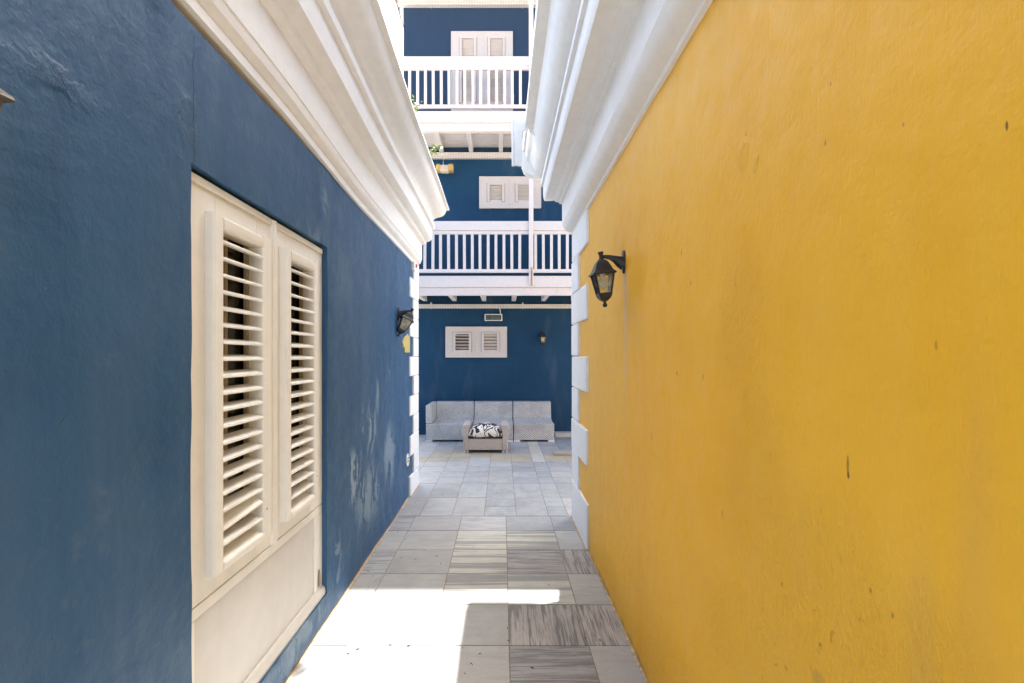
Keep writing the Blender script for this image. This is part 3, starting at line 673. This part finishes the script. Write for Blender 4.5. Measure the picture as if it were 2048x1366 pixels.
def shutters(name, px0, py0, px1, py1, panels, seam, open_first, z_bot=None, nsl=6):
    a = at(px0, py0, YB); c = at(px1, py1, YB); x0, x1, z1 = a.x, c.x, a.z; z0 = c.z if z_bot is None else z_bot
    pan = []
    for (p0, q0, p1, q1) in panels: u = at(p0, q0, YB); v = at(p1, q1, YB); pan.append((u.x, v.x, v.z, u.z))
    yf = YB - .052; m = MB()
    xs = [x0] + [e for q in pan for e in (q[0], q[1])] + [x1]
    for k in range(0, len(xs), 2): m.box(xs[k], xs[k + 1], yf, YB - .001, z0, z1)
    for (u0, u1, v0, v1) in pan: m.box(u0, u1, yf, YB - .001, z0, v0); m.box(u0, u1, yf, YB - .001, v1, z1)
    wdw = part(name, m, M['shutter'], ab, .0015)
    sx = at(seam, 0, YB).x; part('astragal', MB().box(sx - .022, sx + .022, yf - .010, yf - .0005, z0 + .06, z1 - .03), M['shutter'], wdw, .003)
    part('edge_bead', MB().box(x0 - .004, x1 + .004, yf - .006, yf - .0005, z1 - .022, z1 + .004).box(x0 - .004, x0 + .016, yf - .006, yf - .0005, z0, z1 - .0225).box(x1 - .016, x1 + .004, yf - .006, yf - .0005, z0, z1 - .0225), M['shutter'], wdw, .002)
    for i, (u0, u1, v0, v1) in enumerate(pan):
        fr = MB(); t = .032
        fr.box(u0 - .012, u0 + t, yf - .026, yf - .0005, v0 - .035, v1); fr.box(u1 - t, u1 + .012, yf - .026, yf - .0005, v0 - .035, v1)
        fr.box(u0 - .012, u1 + .012, yf - .026, yf - .0005, v1 + .0005, v1 + .03)
        part('shutter_frame', fr, M['shutter'], wdw, .003)
        jt = MB(); jt.box(u0 - .022, u0 - .0125, yf - .002, yf - .0003, v0 - .035, v1 + .04).box(u1 + .0125, u1 + .022, yf - .002, yf - .0003, v0 - .035, v1 + .04).box(u0 - .0124, u1 + .0124, yf - .002, yf - .0003, v1 + .0305, v1 + .04)
        part('shade_line', jt, M['shade_line'], wdw)  # dark strips painting a shade line round each louvre frame
        n = max(3, round((v1 - v0) / .064)); pitch = (v1 - v0) / n
        part('backing', MB().box(u0, u1, YB - .006, YB - .0045, v0, v1), M['slot'], wdw)
        ang = math.radians(-20 if (open_first and i == 0) else -48)
        for k in range(n):
            zc = v0 + pitch * (k + .5)
            Mx = Matrix.Translation(((u0 + u1) / 2, yf + .016, zc)) @ Matrix.Rotation(ang, 4, 'X')
            hl = pitch * .50
            part('slat', MB(Mx).box(-(u1 - u0) / 2 + t, (u1 - u0) / 2 - t, -hl, hl, -.0045, .0045), M['shutter'], wdw, .0025)
    return wdw
# angle -62deg: the board leans with its lower edge outwards
shutters('window', 892, 654, 1013.5, 715, [(908, 668.5, 941.5, 700), (964.5, 668.5, 997.5, 700)], 953, True)
shutters('window', 959, 355.4, 1081.5, 418, [(976, 372.5, 1007.5, 402), (1032, 372.5, 1063, 402)], 1020, False)
shutters('door', 903, 66.7, 1025.2, 221, [(921, 82, 952, 205), (977, 82, 1008.5, 205)], 965, False, z_bot=5.33)

# ------------------------------------------------------------------ wall lanterns
def lantern(loc, yaw, head_tilt=(0, 0, 0), label='', body='black', gl='glass', plate=True, scale=1.0):
    """origin on the wall behind the plate, local +x away from the wall"""
    B = Matrix.Translation(loc) @ Matrix.Rotation(yaw, 4, 'Z') @ Matrix.Scale(scale, 4)
    th = thing('wall_lamp', loc, label, 'lamp', 'black lantern lamps on the walls')
    mb_ = M[body]
    pl = [(0, .064), (.016, .056), (.024, .035), (.026, 0), (.022, -.03), (.012, -.05), (0, -.064), (-.012, -.05), (-.022, -.03), (-.026, 0), (-.024, .035), (-.016, .056)]
    part('back_plate', MB(B).prism(pl, 'x', -.004, .014), mb_, th, .004, .5)
    part('arm', MB(B).tube([(.010, 0, -.004), (.030, 0, .002), (.052, 0, .014), (.078, 0, .024), (.105, 0, .028), (.128, 0, .028)], [.040, .031, .020, .013, .010, .009], 12, (.62, 1)), mb_, th, smooth=1)
    H = B @ Matrix.Translation((.128, 0, .028)) @ Euler(head_tilt).to_matrix().to_4x4() @ Matrix.Rotation(math.radians(8), 4, 'Z')
    part('finial', MB(H).lathe([(.002, .026), (.014, .025), (.016, .019), (.011, .012), (.010, 0), (.012, -.010), (.018, -.016), (.016, -.022)], n=12), mb_, th, smooth=.8)
    part('lamp_roof', MB(H).lathe([(.010, -.018), (.022, -.021), (.030, -.033), (.038, -.050), (.044, -.066), (.050, -.078), (.060, -.087), (.062, -.094), (.057, -.096), (.047, -.090), (.010, -.05)], sq=True), mb_, th, .0015, .5)
    zt, zb2, ht, hb = -.092, -.198, .049, .031
    for sx_, sy_ in ((1, 1), (1, -1), (-1, 1), (-1, -1)):
        part('cage_bar', MB(H).tube([(sx_ * ht, sy_ * ht, zt), (sx_ * hb, sy_ * hb, zb2)], .0052, 6), mb_, th, smooth=.9)
    for q in range(4):
        Q = H @ Matrix.Rotation(q * math.pi / 2, 4, 'Z'); k = .95
        part('pane', MB(Q).add([(ht * k, -ht * .94, zt), (ht * k, ht * .94, zt), (hb * k, hb * .94, zb2), (hb * k, -hb * .94, zb2), (ht * k - .002, -ht * .94, zt), (ht * k - .002, ht * .94, zt), (hb * k - .002, hb * .94, zb2), (hb * k - .002, -hb * .94, zb2)],
             [(0, 1, 2, 3), (7, 6, 5, 4), (0, 4, 5, 1), (1, 5, 6, 2), (2, 6, 7, 3), (3, 7, 4, 0)]), M[gl], th)
    part('lamp_base', MB(H).lathe([(.024, -.190), (.034, -.192), (.036, -.199), (.034, -.207), (.027, -.220), (.017, -.231), (.010, -.236), (.004, -.230)], sq=True), mb_, th, .0015, .5)
    part('drop_finial', MB(H).lathe([(.009, -.232), (.007, -.243), (.012, -.251), (.013, -.258), (.009, -.264), (.003, -.266)], n=10), mb_, th, smooth=.8)
    part('bulb', MB(H).lathe([(.003, -.168), (.014, -.165), (.022, -.157), (.026, -.144), (.025, -.131), (.019, -.119), (.015, -.110), (.014, -.085)], n=14), M['bulb'], th, smooth=1)
    return th
lantern((XR + .004, 2.555, 1.945), math.pi, (math.radians(-3), math.radians(5), math.radians(-6)), 'black lantern lamp with a round bulb on the yellow wall')
lantern((XL - .002, 4.46, 1.835), 0, (math.radians(-6), math.radians(27), math.radians(10)), 'crooked black lantern hanging tilted on the blue wall', gl='frost')
lantern((.74, YB, 1.86), -math.pi / 2, (0, 0, 0), 'small black lantern on the shaded navy wall above the sofa', gl='glass', scale=1.0)
lantern((XL + .002, .705, 1.912), 0, (0, 0, math.radians(-16)), 'grey weathered lamp corner at the left edge, high on the blue wall', body='greymetal', gl='frost')

# ------------------------------------------------------------------ sofa modules and footstool
SOFA_Y0, SOFA_Y1 = 8.19, 8.935
def sofa(x0, x1, arm, label, feet):
    th = thing('sofa_module', ((x0 + x1) / 2, 8.5, 0), label, 'sofa', 'grey wicker sofa modules in a row')
    g = .004
    xi = x0 + (.105 if arm else 0)
    seat = [(SOFA_Y0, .030), (SOFA_Y0, .300), (SOFA_Y0 + .012, .310), (SOFA_Y0 + .12, .304), (SOFA_Y0 + .33, .302), (SOFA_Y0 + .46, .318), (SOFA_Y0 + .50, .335), (SOFA_Y1 - .02, .335), (SOFA_Y1 - .02, .030)]
    part('seat', MB().prism(seat, 'x', x0 + g, x1 - g), M['wicker'], th, .006)
    bk = [(SOFA_Y0 + .505, .3355), (SOFA_Y0 + .53, .36), (SOFA_Y0 + .575, .60), (SOFA_Y0 + .59, .622), (SOFA_Y1 - .02, .626), (SOFA_Y1, .60), (SOFA_Y1, .3355)]
    part('backrest', MB().prism(bk, 'x', (xi + .0015) if arm else x0 + g, x1 - g), M['wicker'], th, .006)
    if arm: part('armrest', MB().box(x0 + .001, xi, SOFA_Y0 - .004, SOFA_Y1 + .002, .3115, .617), M['wicker'], th, .01)
    for (a, b) in feet: part('foot', MB().box(a, b, SOFA_Y0 + .004, SOFA_Y0 + .08, 0, .0295), M['foot'], th, .003)
    for a in (x0 + .02, x1 - .12): part('foot', MB().box(a, a + .1, SOFA_Y1 - .12, SOFA_Y1 - .04, 0, .0295), M['foot'], th, .003)
    return th
sofa(-1.288, -.506, True, 'grey wicker sofa module with an armrest, behind the footstool', [(-1.288, -1.175), (-.62, -.51)])
sofa(-.500, .192, False, 'armless grey wicker sofa module between the two others', [(-.495, -.39), (.085, .188)])
sofa(.198, .887, False, 'armless grey wicker sofa module beside the bare navy wall', [(.202, .312), (.775, .884)])

fx0, fx1, fy0, fy1 = -.604, .107, 7.235, 7.72
fs = thing('footstool', ((fx0 + fx1) / 2, (fy0 + fy1) / 2, 0), 'taupe wicker footstool with flared sides standing before the sofa', 'footstool')
part('base', MB().box(fx0 + .075, fx1 - .075, fy0 + .015, fy1 - .015, .045, .208), M['wicker_tan'], fs, .006)
for s_ in (-1, 1):
    cxm = fx0 if s_ < 0 else fx1
    prof = [(0, .036), (.085, .036), (.088, .15), (.088, .26), (.094, .33), (.112, .395), (.108, .420), (.075, .430), (.035, .425), (.004, .40), (-.016, .35), (-.014, .315), (.006, .24), (.014, .14)]
    pts = [(cxm - s_ * (.012 + u), z) for u, z in prof]
    part('side_arm', MB().prism(pts, 'y', fy0, fy1), M['wicker_tan'], fs, .008, .6)
    for yy in (fy0 + .05, fy1 - .05):
        for o_ in (.028, .075): part('foot', MB().lathe([(.014, .037), (.017, .02), (.014, 0)], (cxm - s_ * (o_ + .012), yy, 0), 10), M['foot'], fs, smooth=.8)
cu = MB(); nx, ny = 28, 18; X0, X1, Y0_, Y1_ = fx0 + .098, fx1 - .098, fy0 - .005, fy1 - .03
top = {}
cxx, cyy = (X0 + X1) / 2, (Y0_ + Y1_) / 2
for sgn in (1, -1):
    for i in range(nx + 1):
        for j in range(ny + 1):
            u, v = 2 * i / nx - 1, 2 * j / ny - 1
            h = max(0, (1 - abs(u) ** 4.5) * (1 - abs(v) ** 4.0)) ** .5
            z = .275 + (sgn * h * ((.118 + .03 * (1 - u * u) * (1 - v * v)) if sgn > 0 else .062)) + .010 * h * noise.noise(Vector((u * 2, v * 2, 3)))
            if (i in (0, nx) or j in (0, ny)) and sgn < 0: top[i, j, -1] = top[i, j, 1]; continue
            top[i, j, sgn] = len(cu.v); cu.v.append((u * (X1 - X0) / 2, v * (Y1_ - Y0_) / 2, z - .275))
for sgn in (1, -1):
    for i in range(nx):
        for j in range(ny): cu.f.append((top[i, j, sgn], top[i + 1, j, sgn], top[i + 1, j + 1, sgn], top[i, j + 1, sgn]))
co = link('cushion', cu.mesh('cushion', 0, 3.0), M['cushion']); co.location = (cxx, cyy, .275)
tag(co, 'plump black and white scroll patterned cushion on the footstool', 'cushion')

# ------------------------------------------------------------------ small fittings
fl = thing('floodlight', (-.14, YB - .1, 2.13), 'slim floodlight with a dark glass face above the lower window', 'floodlight')
a, c = at(969.5, 628, YB - .09), at(1004.5, 641.5, YB - .09)
fr = MB(); x0, x1, z1, z0 = a.x, c.x, a.z, c.z; yq = YB - .09
fr.box(x0, x1, yq, yq + .05, z0, z0 + .014).box(x0, x1, yq, yq + .05, z1 - .014, z1).box(x0, x0 + .014, yq, yq + .05, z0 + .0145, z1 - .0145).box(x1 - .014, x1, yq, yq + .05, z0 + .0145, z1 - .0145)
part('housing', fr, M['white'], fl, .002); part('glass_face', MB().box(x0 + .012, x1 - .012, yq + .012, yq + .02, z0 + .012, z1 - .012), M['darkglass'], fl)
part('bracket', MB().tube([(x1 - .03, yq + .03, z1), (x1 - .045, yq + .05, 2.325)], .008, 8).box(x0 + .1, x1 - .1, yq + .0505, YB - .001, z0 + .03, z1 - .03), M['white'], fl)
fl2 = thing('floodlight', (-1.05, YB - .1, 4.9), 'cream floodlight with ochre ends hung below the upper balcony', 'floodlight')
a, c = at(873, 330.5, YB - .25), at(906.5, 345, YB - .25); x0, x1, z1, z0 = a.x, c.x, a.z, c.z; yq = YB - .33
part('housing', MB().prism([(yq, z0 + .01), (yq + .03, z0), (yq + .16, z0 + .01), (yq + .16, z1 - .02), (yq + .05, z1)], 'x', x0 + .07, x1 - .085), M['floodbody'], fl2, .006)
for u, v in ((x0, x0 + .069), (x1 - .084, x1)): part('end_cap', MB().prism([(yq - .01, z0 + .02), (yq + .02, z0 + .008), (yq + .17, z0 + .02), (yq + .17, z1 + .005), (yq + .04, z1 + .012), (yq - .01, z1 - .02)], 'x', u, v), M['floodend'], fl2, .008)
part('hanger', MB().tube([((x0 + x1) / 2 - .03, yq + .08, z1 - .02), ((x0 + x1) / 2 - .03, yq + .09, 5.08), ((x0 + x1) / 2 - .03, YB - .04, 5.08)], .007, 8), M['white'], fl2)

px2w = lambda px, py: (lambda Y: (Y, EYE - (py - VY) * Y / FPX))(-(XL + .006) * FPX / (VX - px))
pq = [px2w(780 + u / 6.214, 500 + v / 6.214) for u, v in ((177, 1085), (215, 1045), (240, 1080), (242, 1275), (180, 1275), (178, 1205), (165, 1215), (155, 1150), (172, 1100))]
tag(part('wall_plaque', MB().prism(pq, 'x', XL - .004, XL + .012), M['plaque'], None, .002), 'small jagged yellow board on the blue wall under the crooked lamp', 'sign')
vc = thing('vent_cover', (XL, 4.90, .40), 'round white cover plate low on the blue wall near the corner', 'vent cover')
R = Matrix.Translation((XL, 4.90, .40)) @ Matrix.Rotation(math.pi / 2, 4, 'Y')
part('rim', MB(R).lathe([(.063, -.004), (.063, .008), (.058, .012), (.050, .012), (.048, .006), (.046, .004), (.002, .004)], n=28), M['white'], vc, smooth=.6)
for k in range(5):
    zz = -.030 + .015 * k; ww = math.sqrt(.042 ** 2 - zz ** 2)
    part('grille_bar', MB(R).box(zz - .004, zz + .004, -ww, ww, .0045, .010), M['greymetal' if k % 2 else 'white'], vc, .001)
jb = thing('junction_box', (XL + .01, 5.22, 2.41), 'tiny white box with a red cap under the blue house cornice', 'box')
part('case', MB().box(XL - .003, XL + .03, 5.13, 5.22, 2.36, 2.455), M['white'], jb, .004)
part('red_cap', MB(Matrix.Translation((XL + .03, 5.25, 2.425)) @ Matrix.Rotation(math.pi / 2, 4, 'Y')).lathe([(.020, -.03), (.020, .006), (.012, .010)], n=12), M['red'], jb, smooth=.7)

def weed(base, n, size, label, seed):
    rnd = random.Random(seed); th = thing('weed', base, label, 'plant', 'weeds sprouting on the cornice')
    stm = MB(); lf = []
    for k in range(n):
        d = Vector((rnd.uniform(-.1, 1.0), rnd.uniform(-.5, .5), rnd.uniform(.1, 1.1))).normalized() * size * rnd.uniform(.5, 1.1)
        p0 = Vector(base); p1 = p0 + d * .5 + Vector((0, 0, .02)); p2 = p0 + d
        stm.tube([p0, p1, p2], [.003, .0024, .0015], 5)
        for q in range(4):
            t_ = .45 + .18 * q; c_ = p0.lerp(p2, t_) + Vector((0, 0, .008)); ax = Vector((rnd.uniform(-1, 1), rnd.uniform(-1, 1), rnd.uniform(-.3, .7))).normalized(); L = size * rnd.uniform(.22, .38)
            sd = ax.cross(Vector((0, 0, 1)) + Vector((rnd.uniform(-.4, .4), rnd.uniform(-.4, .4), 0))).normalized() * L * .27; up = ax.cross(sd).normalized() * L * .10
            lf.append([c_, c_ + ax * L * .35 + sd + up, c_ + ax * L * .75 + sd * .7 + up, c_ + ax * L, c_ + ax * L * .75 - sd * .7 + up, c_ + ax * L * .35 - sd + up, c_ + ax * L * .5])
    part('stem', stm, M['stem'], th, smooth=1)
    for v in lf: part('leaf', MB().add(v, [(0, 1, 6), (1, 2, 6), (2, 3, 6), (3, 4, 6), (4, 5, 6), (5, 0, 6)]), M['leaf'], th)
weed((-.615, 4.10, 3.125), 5, .13, 'leafy green weed sprouting from the cornice edge beside the soffit', 3)
weed((-.612, 3.35, 3.13), 3, .085, 'tiny green weed on the cornice edge below the upper balcony rail', 5)

# dry leaf crumbs on the paving
rnd = random.Random(11); lt = MB()
spots = [at(993, 985.5, 1406.5 / (985.5 - 712)), at(908, 974, 1406.5 / 262), at(835, 1000, 4.88), at(1090, 977, 5.3), at(1121, 985, 5.15), at(999, 1036, 4.34), at(796, 1064, 3.99), at(873, 1112, 3.51), at(822, 1187, 2.96), at(715, 1299, 2.395),
         at(1015, 1256, 2.58), at(1017, 1283, 2.463), at(780, 1290, 2.433), at(1171, 1278, 2.485), at(1200, 1281, 2.47), at(680, 1195, 2.91), at(724, 1216, 2.79), at(1168, 1098, 3.643), at(1172, 1100, 3.62), at(925, 1297, 2.404), at(930, 1348, 2.21), at(943, 1328, 2.28)]
for sp in spots + [Vector((rnd.uniform(-.9, .6), rnd.uniform(2, 8), 0)) for _ in range(40)]:
    a_ = rnd.uniform(0, 6.28); L = rnd.uniform(.006, .016); w_ = L * rnd.uniform(.25, .5); ca, sa_ = math.cos(a_), math.sin(a_)
    lt.add([(sp.x + u * ca - v * sa_, sp.y + u * sa_ + v * ca, .002 + h) for u, v, h in ((-L, 0, 0), (0, w_, .003), (L, 0, .001), (0, -w_, .002), (0, 0, .005))], [(0, 1, 4), (1, 2, 4), (2, 3, 4), (3, 0, 4)])
lo = part('leaf_litter', lt, M['dryleaf'], None, kind='stuff'); lo['label'] = 'scattered dry leaf crumbs on the paving'
